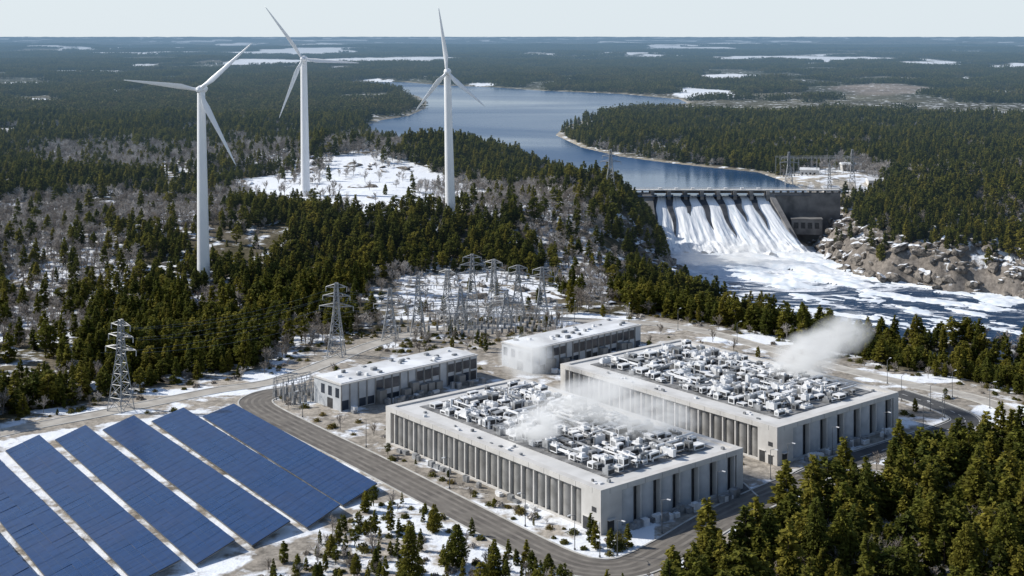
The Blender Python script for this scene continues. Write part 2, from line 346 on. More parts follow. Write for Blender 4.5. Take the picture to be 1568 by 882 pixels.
rd.append((mkroad('gravel_road',[(-300,738),(-100,688),(30,657),(130,638),(240,616),(330,598),(400,588),(440,578),(500,556),(570,528),(650,508),(760,500)],6.5,concp,0.03),9))
rd.append((mkroad('perimeter_road',[(850,488),(930,492),(1000,496),(1080,508),(1170,532),(1270,560),(1380,586),(1470,604),(1530,622),(1570,645)],6.0,concp,0.045),9))
rd.append((mkroad('yard_road',[(1140,762),(1100,728),(1000,672),(930,640)],7.0,asph,0.02),9))
m=MB(); m.tube((0,0,0),(0,0,8),0.11,0.07,8); m.tube((0,0,8),(1.5,0,8.5),0.06,0.05,6); m.rbox(1.9,0,8.42,1.0,0.35,0.16,0,1); m.tube((0,0,0),(0,0,0.4),0.25,0.25,8)
lamp=m.obj('street_lamp',[steel,unitw],link=False)
k=0
for (L,_),w,st in((rd[0],6.6,11),(rd[1],6.0,10),(rd[3],-4.5,11)):
    for i in range(4,len(L)-3,st):
        d=(L[i+1]-L[i]).normalized(); nrm=Vector((-d.y,d.x,0)); p=L[i]+nrm*w
        o=lamp if k==0 else bpy.data.objects.new('street_lamp',lamp.data); k+=1
        o.location=p; o.rotation_euler=(0,0,math.atan2(-nrm.y*(1 if w>0 else -1),-nrm.x*(1 if w>0 else -1))); sc.collection.objects.link(o)

# ================= DATA CENTRES
def cpanel(m,p0,p1,nrm,z0,z1,bul,mat,n=8):
    v=[];
    for i in range(n+1):
        t=i/n; b=bul*(1-(2*t-1)**2)
        x=p0[0]+(p1[0]-p0[0])*t+nrm[0]*b; y=p0[1]+(p1[1]-p0[1])*t+nrm[1]*b
        v+=[(x,y,z0),(x,y,z1)]
    m.add(v,[(2*i,2*i+2,2*i+3,2*i+1) for i in range(n)],mat,True)
def data_centre(name,corner,W,D,Hh,ang,seed):
    rnd=random.Random(seed)
    e=empty(name,(corner[0],corner[1],0),ang)
    m=MB(); B=1.9; zt=Hh-1.4
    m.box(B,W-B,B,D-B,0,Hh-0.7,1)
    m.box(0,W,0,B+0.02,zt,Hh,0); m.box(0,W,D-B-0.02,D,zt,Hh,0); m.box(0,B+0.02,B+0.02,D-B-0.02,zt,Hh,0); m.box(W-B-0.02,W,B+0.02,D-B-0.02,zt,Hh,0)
    cb=7.0
    m.box(0.03,cb,0.03,cb,0,zt-0.01,0); m.box(W-2.5,W-0.03,0.03,2.5,0,zt-0.01,0); m.box(0.03,2.5,D-2.5,D-0.03,0,zt-0.01,0)
    m.box(W-2.5,W-0.03,D-2.5,D-0.03,0,zt-0.01,0)
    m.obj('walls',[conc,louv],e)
    m=MB()
    nb=int((D-cb-3)/4.6); s=(D-cb-3.2)/nb
    for i in range(nb):
        y0=cb+0.5+i*s; 
        cpanel(m,(1.3,y0+s*0.56),(1.3,y0),(-1,0),0.5,zt-0.02,0.6,0)
        m.box(0.35,1.6,y0+s*0.66,y0+s*0.76,0,zt-0.02,1)
        cpanel(m,(W-0.75,y0),(W-0.75,y0+s*0.74),(1,0),0.5,zt-0.02,0.55,0)
    nb=6; s=(W-cb-3)/nb
    for i in range(nb):
        x0=cb+0.4+i*s
        cpanel(m,(x0,1.3),(x0+s*0.70,1.3),(0,-1),0.6,zt-0.02,1.15,2,12)
        m.box(x0+s*0.88,x0+s*0.94,0.15,1.6,0,zt-0.02,1)
        cpanel(m,(x0+s*0.86,D-0.8),(x0,D-0.8),(0,1),0.6,zt-0.02,0.75,0)
    m.box(0.15,0.7,cb,D-2.5,0,0.5,1); m.box(cb,W-2.5,0.15,0.7,0,0.55,1)
    m.obj('facade_panels',[conc2,conc,conc3],e)
    m=MB()
    for (y0,w,h) in((1.6,1.6,2.6),(4.4,2.0,3.2)): 
        m.box(-0.03,0.02,y0,y0+w,0,h,0); m.box(-0.25,0.0,y0-0.2,y0+w+0.2,h+0.02,h+0.2,1)
    m.box(2.2,4.4,-0.03,0.02,0,3.1,0); m.box(2.0,4.6,-0.9,0.0,3.15,3.35,1); m.box(-0.03,0.02,1.6,3.2,5.0,6.2,0)
    for i in range(int(D/6)): m.box(-0.012,0.0,i*6+3,i*6+3.08,zt,Hh-0.1,0)
    for i in range(int(W/6)): m.box(i*6+3,i*6+3.08,-0.012,0.0,zt,Hh-0.1,0)
    m.obj('doors_and_windows',[darkg,conc],e)
    m=MB(); m.box(B+0.03,W-B-0.03,B+0.03,D-B-0.03,Hh-0.68,Hh-0.45,0)
    x0,x1,y0,y1=8.0,W-5,6.0,D-6
    m.box(x0,x1,y0,y1,Hh-0.44,Hh-0.25,1)
    m.obj('roof',[roofm,deckm],e)
    m=MB(); z=Hh-0.24
    y=y0+0.8
    while y<y1-2.5:
        x=x0+0.6+rnd.uniform(0,1.5)
        while x<x1-2.5:
            if vnoise(x/6+seed,y/6)<0.20: x+=2.2; continue
            t=rnd.random(); a=rnd.choice([0,0,0,math.pi/2])+rnd.uniform(-0.06,0.06)
            sx=rnd.uniform(1.2,3.9); sy=rnd.uniform(1.0,2.7); h=rnd.uniform(0.6,2.2)
            mat=0 if rnd.random()<0.72 else 1
            cx=x+sx/2; cy=y+rnd.uniform(-0.7,1.0)+1.2
            lift=rnd.choice([0,0,0.5,1.0])
            m.rbox(cx,cy,z+lift,sx,sy,h,a,mat)
            if lift>0:
                for q in(-1,1):
                    for w in(-1,1): m.rbox(cx+q*sx*0.35,cy+w*sy*0.35,z,0.15,0.15,lift-0.01,0,2)
            if t<0.40:
                k=2 if sx>2.6 else 1
                for j in range(k):
                    fx=cx+(j-(k-1)/2)*sx*0.45*math.cos(a); fy=cy+(j-(k-1)/2)*sx*0.45*math.sin(a); r=min(sx,sy)*0.32
                    m.tube((fx,fy,z+lift+h),(fx,fy,z+lift+h+0.35),r,r,10,0); m.tube((fx,fy,z+lift+h+0.3),(fx,fy,z+lift+h+0.37),r*0.7,r*0.7,10,1)
            elif t<0.62:
                m.rbox(cx+rnd.uniform(-0.4,0.4),cy,z+lift+h,sx*0.5,sy*0.6,rnd.uniform(0.3,0.9),a,rnd.choice([0,0,1]),0.8)
            if t>0.3:
                m.rbox(cx,cy,z+lift+h*0.15,sx*0.85,sy+0.06,h*0.62,a,3); m.rbox(cx,cy,z+lift+h*0.17,sx+0.06,sy*0.7,h*0.55,a,3 if t>0.6 else 1)
            x+=sx+rnd.choice([0.3,0.6,1.2,1.6])
        y+=rnd.choice([2.8,3.2,3.7])
    for i in range(60):
        x=rnd.uniform(x0+1,x1-8);y=rnd.uniform(y0+1,y1-8); L=rnd.uniform(4,12); hz=z+rnd.uniform(0.9,2.5); r=rnd.uniform(0.18,0.42)
        if rnd.random()<0.5: m.tube((x,y,hz),(min(x+L,x1-1),y,hz),r,r,6,rnd.choice([0,1])); 
        else: m.tube((x,y,hz),(x,min(y+L,y1-1),hz),r,r,6,rnd.choice([0,1]))
        m.tube((x,y,z),(x,y,hz),r,r,6,0)
    for i in range(20):
        x=rnd.uniform(x0+1,x1-2);y=rnd.uniform(y0+1,y1-2); m.tube((x,y,z),(x,y,z+rnd.uniform(2.4,3.4)),0.45,0.4,8,0)
    for i in range(30):
        x=rnd.choice([rnd.uniform(2.5,x0-1.5),rnd.uniform(x1+0.5,W-3)]);y=rnd.uniform(3,D-4); m.rbox(x,y,Hh-0.44,rnd.uniform(0.4,1.2),rnd.uniform(0.4,1.2),rnd.uniform(0.2,0.7),0,rnd.choice([0,1]))
    m.obj('roof_cooling_units',[unitw,unitg,steel,darkg],e)
    m=MB()
    for i in range(26):
        x=rnd.uniform(9,W-3); m.rbox(x,-rnd.uniform(1.6,3.4),0,rnd.uniform(1.2,2.6),rnd.uniform(1,1.8),rnd.uniform(0.8,2.2),0,rnd.choice([0,1,1]))
    for i in range(18):
        y=rnd.uniform(12,D-4); m.rbox(-rnd.uniform(1.6,2.4),y,0,rnd.uniform(0.8,1.5),rnd.uniform(1,2.2),rnd.uniform(0.7,1.6),0,rnd.choice([0,1,1]))
    m.obj('ground_equipment',[unitw,unitg],e)
    return e
HB=10.8
N1=P(920,820);R1=P(1138,748);L1=P(588,678); ang=math.atan2(R1[1]-N1[1],R1[0]-N1[0])
W1=math.dist(N1,R1);D1=math.dist(N1,L1)
data_centre('data_centre_building',N1,W1,D1,HB,ang,3)
N2=P(1190,714); W2=57.6;D2=91.5
data_centre('data_centre_building',N2,W2,D2,HB,ang,9)

def long_hall(name,c,W,D,Hh,a,seed):
    rnd=random.Random(seed); e=empty(name,(c[0],c[1],0),a)
    m=MB(); m.box(0,W,0,D,0,Hh-0.4,0); m.box(-0.3,W+0.3,-0.3,D+0.3,Hh-0.39,Hh,1)
    m.obj('walls',[conc3,conc],e)
    m=MB(); m.box(0.5,W-0.5,0.5,D-0.5,Hh+0.004,Hh+0.18,0)
    m.obj('snow_covered_roof',[snowm],e)
    m=MB(); n=int(W/3.4); s=W/n
    for i in range(n):
        x=i*s; 
        if i>1 and rnd.random()<0.85: m.box(x+0.3,x+s-0.3,-0.06,0.02,3.9+rnd.choice([0,0.6]),Hh-1.3,0)
        if rnd.random()<0.8: m.box(x+0.4,x+s-0.4,-0.06,0.02,0.2,rnd.choice([2.2,2.8,3.2]),rnd.choice([0,0,1]))
        if rnd.random()<0.35: m.rbox(x+s/2,-1.2,0,s*0.8,2.2,rnd.uniform(2.4,4.5),0,2)
        m.box(x-0.15,x+0.15,-0.35,-0.07,0,Hh-0.41,2)
    for i in range(int(D/4)): m.box(-0.06,0.02,i*4+1,i*4+3,4.0,Hh-1.6,0)
    m.box(-0.06,0.02,D*0.3,D*0.3+3,0,3.2,1)
    m.obj('windows_and_doors',[glass,darkg,conc2],e)
    m=MB()
    for i in range(22):
        x=rnd.uniform(3,W-3);y=rnd.uniform(2,D-2); m.rbox(x,y,Hh+0.185,rnd.uniform(0.6,2),rnd.uniform(0.6,1.4),rnd.uniform(0.3,0.9),0,rnd.choice([0,1,1]))
    for i in range(18): m.rbox(rnd.uniform(2,W),-rnd.uniform(3,6),0,rnd.uniform(1,2.5),rnd.uniform(1,2),rnd.uniform(0.8,2.4),0,rnd.choice([0,1]))
    m.obj('roof_and_yard_units',[unitw,unitg],e)
long_hall('electrical_hall',P(522,630),58,15,8.6,math.radians(43),5)
long_hall('electrical_hall',P(815,572),58,16,8.6,math.radians(43),6)

# ================= SOLAR
mp_,nt,b=newmat('solar_glass')
uv=N(nt,'ShaderNodeUVMap'); br=N(nt,'ShaderNodeTexBrick'); br.offset=0; br.inputs['Scale'].default_value=1.0
br.inputs['Color1'].default_value=(0.006,0.030,0.105,1); br.inputs['Color2'].default_value=(0.009,0.040,0.135,1); br.inputs['Mortar'].default_value=(0.05,0.07,0.11,1)
br.inputs['Mortar Size'].default_value=0.03; br.inputs['Brick Width'].default_value=1.05; br.inputs['Row Height'].default_value=2.0
nt.links.new(uv.outputs[0],br.inputs['Vector']); nt.links.new(br.outputs['Color'],b.inputs['Base Color'])
no=N(nt,'ShaderNodeTexNoise'); no.inputs['Scale'].default_value=0.05; no.inputs['Detail'].default_value=4; geo=N(nt,'ShaderNodeNewGeometry'); nt.links.new(geo.outputs['Position'],no.inputs['Vector'])
rr=mr(nt,no.outputs[0],0.35,0.65,0.22,0.42); nt.links.new(rr.outputs[0],b.inputs['Roughness']); b.inputs['Specular IOR Level'].default_value=0.8
rows=[((310,633),(358,622),(578,745),(525,768)),((232,640),(281,628),(521,778),(470,802)),((157,653),(205,640),(445,803),(386,829)),((84,668),(131,655),(360,832),(300,858)),((8,685),(60,670),(278,862),(208,886)),((-75,703),(-20,690),(190,893),(110,925)),((-165,722),(-105,708),(95,930),(5,970)),((-255,745),(-195,730),(0,975),(-100,1020))]
PH=1.7
for ri,r in enumerate(rows):
    e=empty('solar_panel_array')
    tl,tr,brr,bl=[Vector((*P(a,b_,PH),PH)) for a,b_ in r]
    tl.z-=0.9;bl.z-=0.9;tr.z+=0.9;brr.z+=0.9
    V_=[];F_=[]
    NT=30; uvl=[]; L=(bl-tl).length; jit=0.016+(0.05 if ri in(5,6) else 0.004*ri)
    for i in range(NT):
      for j in range(2):
        t0=i/NT+0.0004; t1=(i+1)/NT-0.0004; q0=j/2+0.002; q1=(j+1)/2-0.002
        a0=random.uniform(-jit,jit); a1=random.uniform(-jit,jit); dz=[a0,a0*0.3+a1,a1,0]
        A_=lambda t,q: tl.lerp(bl,t).lerp(tr.lerp(brr,t),q)
        pts=[A_(t0,q0),A_(t0,q1),A_(t1,q1),A_(t1,q0)]
        o=len(V_); V_+=[p+Vector((0,0,d)) for p,d in zip(pts,dz)]; F_.append((o,o+3,o+2,o+1))
        uvl+=[(t0*L,q0*12),(t1*L,q0*12),(t1*L,q1*12),(t0*L,q1*12)]
    me=bpy.data.meshes.new('glass_panels'); me.from_pydata([tuple(v) for v in V_],[],F_); me.materials.append(mp_)
    ul=me.uv_layers.new(name='UVMap'); ul.data.foreach_set('uv',np.array(uvl,dtype=np.float32).ravel()); me.update()
    o=bpy.data.objects.new('glass_panels',me); sc.collection.objects.link(o); o.parent=e
    m=MB(); dn=Vector((0,0,-0.16)); dn2=Vector((0,0,-0.36))
    c4=[tl,tr,brr,bl]; m.add([p+dn for p in c4]+[p+dn2 for p in c4],[(0,3,2,1),(4,5,6,7),(0,1,5,4),(1,2,6,5),(2,3,7,6),(3,0,4,7)],0)
    for k in range(15):
        for q in(0.15,0.5,0.85):
            t=(k+0.5)/15; p=tl.lerp(bl,t).lerp(tr.lerp(brr,t),q); m.tube((p.x,p.y,0),(p.x,p.y,p.z-0.3),0.1,0.1,4,0)
    m.obj('support_frame',[steel],e)

# ================= TURBINES
def turbine(base,hub,tips,wb,wt):
    x,y,z=base; sc_=y/F
    hz=CH-(hub[1]-HZ)*sc_; hx=(hub[0]-CX)*sc_
    e=empty('wind_turbine',(x,y,z)); 
    m=MB(); m.tube((0,0,-3),(hx-x,0,hz-z-1.0),wb/2,wt/2,28,0,True); m.tube((0,0,-3),(0,0,0.8),wb/2+1.2,wb/2+1.2,24,1)
    m.obj('tower',[turb,conc],e)
    hx-=x; hz-=z; fy=-wt/2-2.4
    m=MB()
    secs=[(-wt/2-0.8,1.3),(-wt/2,1.9),(1,2.1),(4,2.0),(7,1.6),(8.2,0.9)]
    for (a,r0),(b_,r1) in zip(secs[:-1],secs[1:]): m.tube((hx,a,hz),(hx,b_,hz),r0,r1,12,0,True,True)
    m.obj('nacelle',[turb],e)
    m=MB(); secs=[(fy-1.9,0.25),(fy-1.4,1.1),(fy-0.4,1.6),(fy+1.6,1.7)]
    for (a,r0),(b_,r1) in zip(secs[:-1],secs[1:]): m.tube((hx,a,hz),(hx,b_,hz),r0,r1,16,0,True,True)
    m.obj('rotor_hub',[turb],e)
    m=MB()
    for tip in tips:
        d=Vector(((tip[0]-hub[0])*sc_,0,-(tip[1]-hub[1])*sc_)); L=d.length; d.normalize(); side=Vector((d.z,0,-d.x)); ax=Vector((0,-1,0))
        rings=[];n=14
        for t,c,th in((0,0.85,0.8),(0.06,0.85,0.8),(0.14,1.2,0.55),(0.22,1.55,0.38),(0.4,1.2,0.27),(0.6,0.85,0.18),(0.8,0.55,0.10),(0.95,0.28,0.05),(1.0,0.07,0.02)):
            tw=math.radians(28*(1-t)**2+12); pre=ax*(1.6*t*t)
            o=Vector((hx,fy,hz))+d*(0.8+t*(L-0.8))+pre; ca,sa=math.cos(tw),math.sin(tw); rg=[]
            for k in range(n):
                an=2*math.pi*k/n; u=math.cos(an)*c+ (c*0.35 if t>0.1 else 0); w=math.sin(an)*th*(1-0.45*math.cos(an) if t>0.1 else 1)
                rg.append(o+side*(u*ca-w*sa)+ax*(u*sa+w*ca))
            rings.append(rg)
        v=[p for r in rings for p in r]; f=[(i*n+k,i*n+(k+1)%n,(i+1)*n+(k+1)%n,(i+1)*n+k) for i in range(len(rings)-1) for k in range(n)]
        f.append(tuple(range((len(rings)-1)*n,len(rings)*n))); m.add(v,f,0,True)
    m.obj('blades',[turb],e)
turbine(hit(312,432),(308,137),[(195,122),(390,65),(366,252)],6.2,3.7)
turbine(hit(468,300),(465,90),[(408,10),(552,96),(430,180)],6.2,4.2)
turbine(hit(690,332),(685,110),[(672,10),(743,162),(637,170)],5.8,3.8)

# ================= PYLONS
def pylon(px,py,top,arms=3,kind=0):
    x,y,z=hit(px,py); ht=(CH-(top-HZ)*y/F)-z
    e=empty('transmission_tower',(x,y,z-0.3),random.uniform(-0.5,0.2)); m=MB(); r=0.14
    def hw(t): return (3.0*(1-t/0.62)+1.0*(t/0.62) if t<0.62 else 1.0-(t-0.62)*1.2)
    lv=[0,0.16,0.3,0.42,0.52,0.62,0.70,0.78,0.86,0.94,1.0]
    C=[(-1,-1),(1,-1),(1,1),(-1,1)]
    for a,b_ in zip(lv[:-1],lv[1:]):
        for i in range(4):
            p=Vector((C[i][0]*hw(a),C[i][1]*hw(a),a*ht)); q=Vector((C[i][0]*hw(b_),C[i][1]*hw(b_),b_*ht)); j=(i+1)%4
            p2=Vector((C[j][0]*hw(a),C[j][1]*hw(a),a*ht)); q2=Vector((C[j][0]*hw(b_),C[j][1]*hw(b_),b_*ht))
            m.tube(p,q,r*1.3); m.tube(p,q2,r*0.7); m.tube(p2,q,r*0.7); m.tube(q,q2,r*0.7)
    att=[]
    for k,t in enumerate([0.68,0.82,0.94][:arms]):
        w=(6.5,5.2,4.0)[k]; zz=t*ht; h=hw(t)
        for s in(-1,1):
            tipp=Vector((s*w,0,zz+0.2)); att.append(Vector((x,y,z))+Vector((s*w,0,zz-1.6)))
            for c in(-1,1): m.tube((s*h,c*h,zz),tipp,r*0.9); m.tube((s*h,c*h,zz+1.3),tipp,r*0.8)
            m.tube(tipp,tipp+Vector((0,0,-1.8)),0.16,0.16,6)
    m.obj('lattice',[steel2],e); return att
PYL=[(185,628,488),(515,545,432),(640,512,420),(685,492,412),(723,482,388),(756,484,396),(793,484,405),(830,492,408),(597,520,440,2),(1270,325,250,2),(935,290,228,2),(1208,285,232,2),(1305,300,228,2),(1240,345,305,2),(705,500,440,2),(775,500,445,2)]
A=[pylon(*p) for p in PYL]
m=MB()
def wire(p,q,sag):
    pr=None
    for i in range(9):
        t=i/8; c=p.lerp(q,t)+Vector((0,0,-4*sag*t*(1-t)))
        if pr is not None: m.tube(pr,c,0.04,0.04,3,0,False,False)
        pr=c
for a,b_ in((0,1),(1,2),(2,3),(3,4),(5,6),(6,7),(8,1),(11,12),(14,15)):
    for p,q in zip(A[a],A[b_]): wire(p,q,3)
m.obj('power_lines',[steel])
def gantry(name,c,W,D,h,nx,ny,rz):
    e=empty(name,c,rz); m=MB()
    for i in range(nx):
        for j in range(ny):
            x=i*W/(nx-1);y=j*D/(ny-1)
            for dx in(-0.35,0.35):
                m.tube((x+dx,y,0),(x+dx*0.6,y,h),0.1)
            for k in range(int(h/1.5)): m.tube((x-0.35,y,k*1.5),(x+0.35,y,k*1.5+1.5),0.06)
            if i<nx-1:
                x2=(i+1)*W/(nx-1)
                m.tube((x,y,h),(x2,y,h),0.11); m.tube((x,y,h-0.9),(x2,y,h-0.9),0.08)
                for k in range(6):
                    xa=x+(x2-x)*k/6; xb=x+(x2-x)*(k+1)/6; m.tube((xa,y,h-0.9 if k%2 else h),(xb,y,h if k%2 else h-0.9),0.06)
                for k in range(3):
                    xx=x+(x2-x)*(k+0.7)/3.4; m.tube((xx,y,h-0.9),(xx,y,h-2.3),0.12,0.12,5); m.rbox(xx,y+1.5,0,0.9,0.9,2.2,0,1); m.tube((xx,y+1.5,2.2),(xx,y+1.5,4.2),0.16,0.1,6)
    m.obj('frames',[steel2,unitg],e)
gantry('substation_gantry',hit(590,512),36,16,8,4,2,0.25)
gantry('substation_gantry',hit(690,515),48,18,9,6,3,0.2)
gantry('substation_gantry',(*P(448,622),0),14,12,6.5,3,3,0.7)
gantry('substation_gantry',hit(1195,272),56,14,15,5,2,0.05)
gantry('substation_gantry',hit(1250,318),40,12,13,4,2,0.1)

# ================= DAM
e=empty('hydroelectric_dam',(0,0,0))
m=MB()
TX0,TX1,TY=95.0,173.0,885.0
m.box(66,TX0-0.2,TY-2,TY+5,RZ-2,LZ+1.5,0); m.box(TX1+0.2,222,TY-2,TY+5,RZ-2,LZ+1.5,0); m.box(TX0-0.2,TX1+0.2,TY+1,TY+5,RZ-2,LZ-0.6,0)
m.add([(TX0-7,TY-2.01,LZ+1.5),(TX0-0.2,TY-2.01,LZ+1.5),(TX0+1,TY-36,RZ+4),(TX0-4,TY-36,RZ+4),(TX0-7,TY-2.01,RZ-2),(TX0-0.2,TY-2.01,RZ-2),(TX0+1,TY-36,RZ-2),(TX0-4,TY-36,RZ-2)],[(0,3,2,1),(4,5,6,7),(0,1,5,4),(1,2,6,5),(2,3,7,6),(3,0,4,7)],0)
m.add([(TX1+0.3,TY-2.01,LZ+1),(TX1+4,TY-2.01,LZ+1),(TX1+17,TY-34,RZ+3),(TX1+14,TY-34,RZ+3),(TX1+0.3,TY-2.01,RZ-2),(TX1+4,TY-2.01,RZ-2),(TX1+17,TY-34,RZ-2),(TX1+14,TY-34,RZ-2)],[(0,3,2,1),(4,5,6,7),(0,1,5,4),(1,2,6,5),(2,3,7,6),(3,0,4,7)],0)
m.obj('dam_wall',[cdam],e)
mw,nt,b=newmat('falling_water')
uv=N(nt,'ShaderNodeUVMap'); mpn=N(nt,'ShaderNodeMapping'); mpn.inputs['Scale'].default_value=(34,2.0,1); nt.links.new(uv.outputs[0],mpn.inputs[0])
n=N(nt,'ShaderNodeTexNoise'); n.inputs['Scale'].default_value=1; n.inputs['Detail'].default_value=8; n.inputs['Distortion'].default_value=0.5; nt.links.new(mpn.outputs[0],n.inputs['Vector'])
r=N(nt,'ShaderNodeValToRGB'); r.color_ramp.elements[0].position=0.28; r.color_ramp.elements[0].color=(0.45,0.54,0.62,1); r.color_ramp.elements[1].position=0.48; r.color_ramp.elements[1].color=(0.88,0.90,0.92,1)
nt.links.new(n.outputs[0],r.inputs[0]); nt.links.new(r.outputs[0],b.inputs['Base Color']); b.inputs['Roughness'].default_value=0.8
bp=N(nt,'ShaderNodeBump'); bp.inputs['Distance'].default_value=1.2; bp.inputs['Strength'].default_value=0.3; nt.links.new(n.outputs[0],bp.inputs['Height']); nt.links.new(bp.outputs[0],b.inputs['Normal'])
nu,nv=240,80; u=np.linspace(0,1,nu); v=np.linspace(0,1,nv); U,Vv=np.meshgrid(u,v,indexing='ij')
g=7
def prof(v_): return LZ-0.8+(RZ+0.4-LZ+0.8)*ss(0,1,v_**0.85)*0.6+(RZ+0.4-LZ+0.8)*0.4*v_
foot=48+12*(fbm(U*9,U*0,3,6)-0.4)
zz=prof(Vv); yy=TY+1-foot*Vv**1.15
xx=TX0+U*(TX1-TX0)+Vv**1.3*(1+U*22)
ph=(U*g)%1; zz=zz+0.9*np.sin(np.pi*ph)*np.sin(np.pi*np.clip(Vv,0,1))+(fbm(U*40,Vv*6,3)-0.5)*2.4*Vv+np.clip(Vv-0.55,0,1)*16*(fbm(U*18,Vv*9,4,4)-0.38)
Vt=np.stack([xx,yy,zz],-1).reshape(-1,3); I=np.arange(nu*nv).reshape(nu,nv); Fq=np.stack([I[:-1,:-1],I[:-1,1:],I[1:,1:],I[1:,:-1]],-1).reshape(-1,4)
o=npmesh('cascading_water',Vt,Fq,[mw],smooth=True); ul=o.data.uv_layers.new(name='UVMap')
UVv=np.stack([U,Vv],-1).reshape(-1,2)[Fq.ravel()]; ul.data.foreach_set('uv',UVv.astype(np.float32).ravel()); o.parent=e
m=MB()
def surf(uu,vv): return Vector((TX0+uu*(TX1-TX0)+vv**1.3*(1+uu*22),TY+1-49*vv**1.15,float(prof(np.float64(vv)))))
for i in range(g+1):
    uu=i/g; p=surf(uu,0); m.box(p.x-1.2,p.x+1.2,TY-3,TY+7,LZ-4,LZ+3.2,1)
    lim=(0.55,0.62,0.4,0.56,0.64,0.42,0.5,0.7)[i]; prev=None
    for k in range(13):
        t=k/12*lim; w=(3.1,2.6,3.2,3.0,2.7,3.3,2.4,1.5)[i]*(1-k/12)**0.8+0.05; c=surf(uu,t)+Vector((0.6*math.sin(k*0.9+i),0,1.0*(1-k/12)+0.25 if k<12 else -0.3)); cur=[c+Vector((-w,0,0)),c+Vector((w,0,0)),c+Vector((-w,0,-3)),c+Vector((w,0,-3))]
        if prev: m.add(prev+cur,[(0,1,5,4),(0,4,6,2),(1,3,7,5)],0)
        prev=cur
m.obj('spillway_piers',[cpier,cdam],e)
m=MB(); m.box(66,222,TY-1.5,TY+4,LZ+3.25,LZ+3.9,0); 
for s in(TY-1.4,TY+3.9):
    m.tube((66,s,LZ+4.9),(222,s,LZ+4.9),0.07)
    for k in range(53): m.tube((66+k*3,s,LZ+3.9),(66+k*3,s,LZ+4.9),0.06)
for i in range(g):
    x=TX0+(i+0.5)/g*(TX1-TX0); m.rbox(x,TY+2,LZ+3.91,2.2,1.6,1.1,0,1); m.box(x-4.3,x+4.3,TY+4.5,TY+5,LZ+0.9,LZ+3.1,2)
for k in range(6): m.box(68+k*5,69+k*5,TY,TY+3,LZ+1.51,LZ+3.24,2)
for k in range(10): m.box(177+k*5,178+k*5,TY,TY+3,LZ+1.51,LZ+3.24,2)
m.obj('bridge_deck',[conc,unitw,cdam],e)
e2=empty('powerhouse',(186,869,0),math.radians(-8)); m=MB()
m.box(0,20,0,8,-12,-2,0); m.box(-0.4,20.4,-0.4,8.4,-1.99,-1.5,1)
for i in range(4): m.box(1.5+i*4.5,4.5+i*4.5,-0.1,0.02,-8,-4,3)
m.obj('walls',[cdam,cdam,snowm,darkg],e2)
for (px,py,w,d,h) in((1225,268,14,7,5),(1290,262,11,8,6),(1330,285,12,8,5),(1180,262,10,6,4),(1262,300,12,7,6)):
    x,y,z=hit(px,py); e3=empty('service_building',(x,y,z-1),random.uniform(-0.3,0.3)); m=MB(); m.box(0,w,0,d,0,h,0); m.add([(-0.4,-0.4,h+0.01),(w+0.4,-0.4,h+0.01),(w+0.4,d+0.4,h+0.01),(-0.4,d+0.4,h+0.01),(-0.4,d/2,h+1.6),(w+0.4,d/2,h+1.6)],[(0,1,5,4),(2,3,4,5),(0,4,3),(1,2,5),(0,3,2,1)],1)
    for k in range(int(w/3)): m.box(1+k*3,2.5+k*3,-0.03,0.02,1.5,3,2)
    m.obj('shell',[conc,snowm,darkg],e3)

# ================= VEGETATION
def foliage_mat(name,c1,c2,c3,tr=0.35):
    m,nt,b=newmat(name)
    at=N(nt,'ShaderNodeAttribute',attribute_name='tint'); oi=N(nt,'ShaderNodeObjectInfo')
    r=N(nt,'ShaderNodeValToRGB'); r.color_ramp.elements[0].color=(*c1,1); r.color_ramp.elements[1].color=(*c3,1); k=r.color_ramp.elements.new(0.55); k.color=(*c2,1)
    nt.links.new(oi.outputs['Random'],r.inputs[0])
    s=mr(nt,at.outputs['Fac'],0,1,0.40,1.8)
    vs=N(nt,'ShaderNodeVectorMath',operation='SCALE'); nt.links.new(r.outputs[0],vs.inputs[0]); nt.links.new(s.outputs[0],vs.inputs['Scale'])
    nt.links.new(vs.outputs[0],b.inputs['Base Color']); b.inputs['Roughness'].default_value=0.8; b.inputs['Specular IOR Level'].default_value=0.15
    if tr>0:
        t=N(nt,'ShaderNodeBsdfTranslucent'); nt.links.new(vs.outputs[0],t.inputs[0]); mx=N(nt,'ShaderNodeMixShader'); mx.inputs[0].default_value=tr
        nt.links.new(b.outputs[0],mx.inputs[1]); nt.links.new(t.outputs[0],mx.inputs[2]); painted_haze(m,nt,mx)
    else: painted_haze(m,nt,b)
    return m
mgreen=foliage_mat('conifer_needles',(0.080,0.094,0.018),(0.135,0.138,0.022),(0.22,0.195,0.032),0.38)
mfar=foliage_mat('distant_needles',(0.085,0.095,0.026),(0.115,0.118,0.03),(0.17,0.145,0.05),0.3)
mbush=foliage_mat('shrub_leaves',(0.08,0.085,0.025),(0.13,0.12,0.035),(0.18,0.14,0.05))
mtwig=foliage_mat('bare_twigs',(0.22,0.19,0.16),(0.32,0.285,0.25),(0.50,0.47,0.44),0)
mbark=noisemat('bark',(0.07,0.05,0.04),(0.13,0.10,0.08),2,0.9)
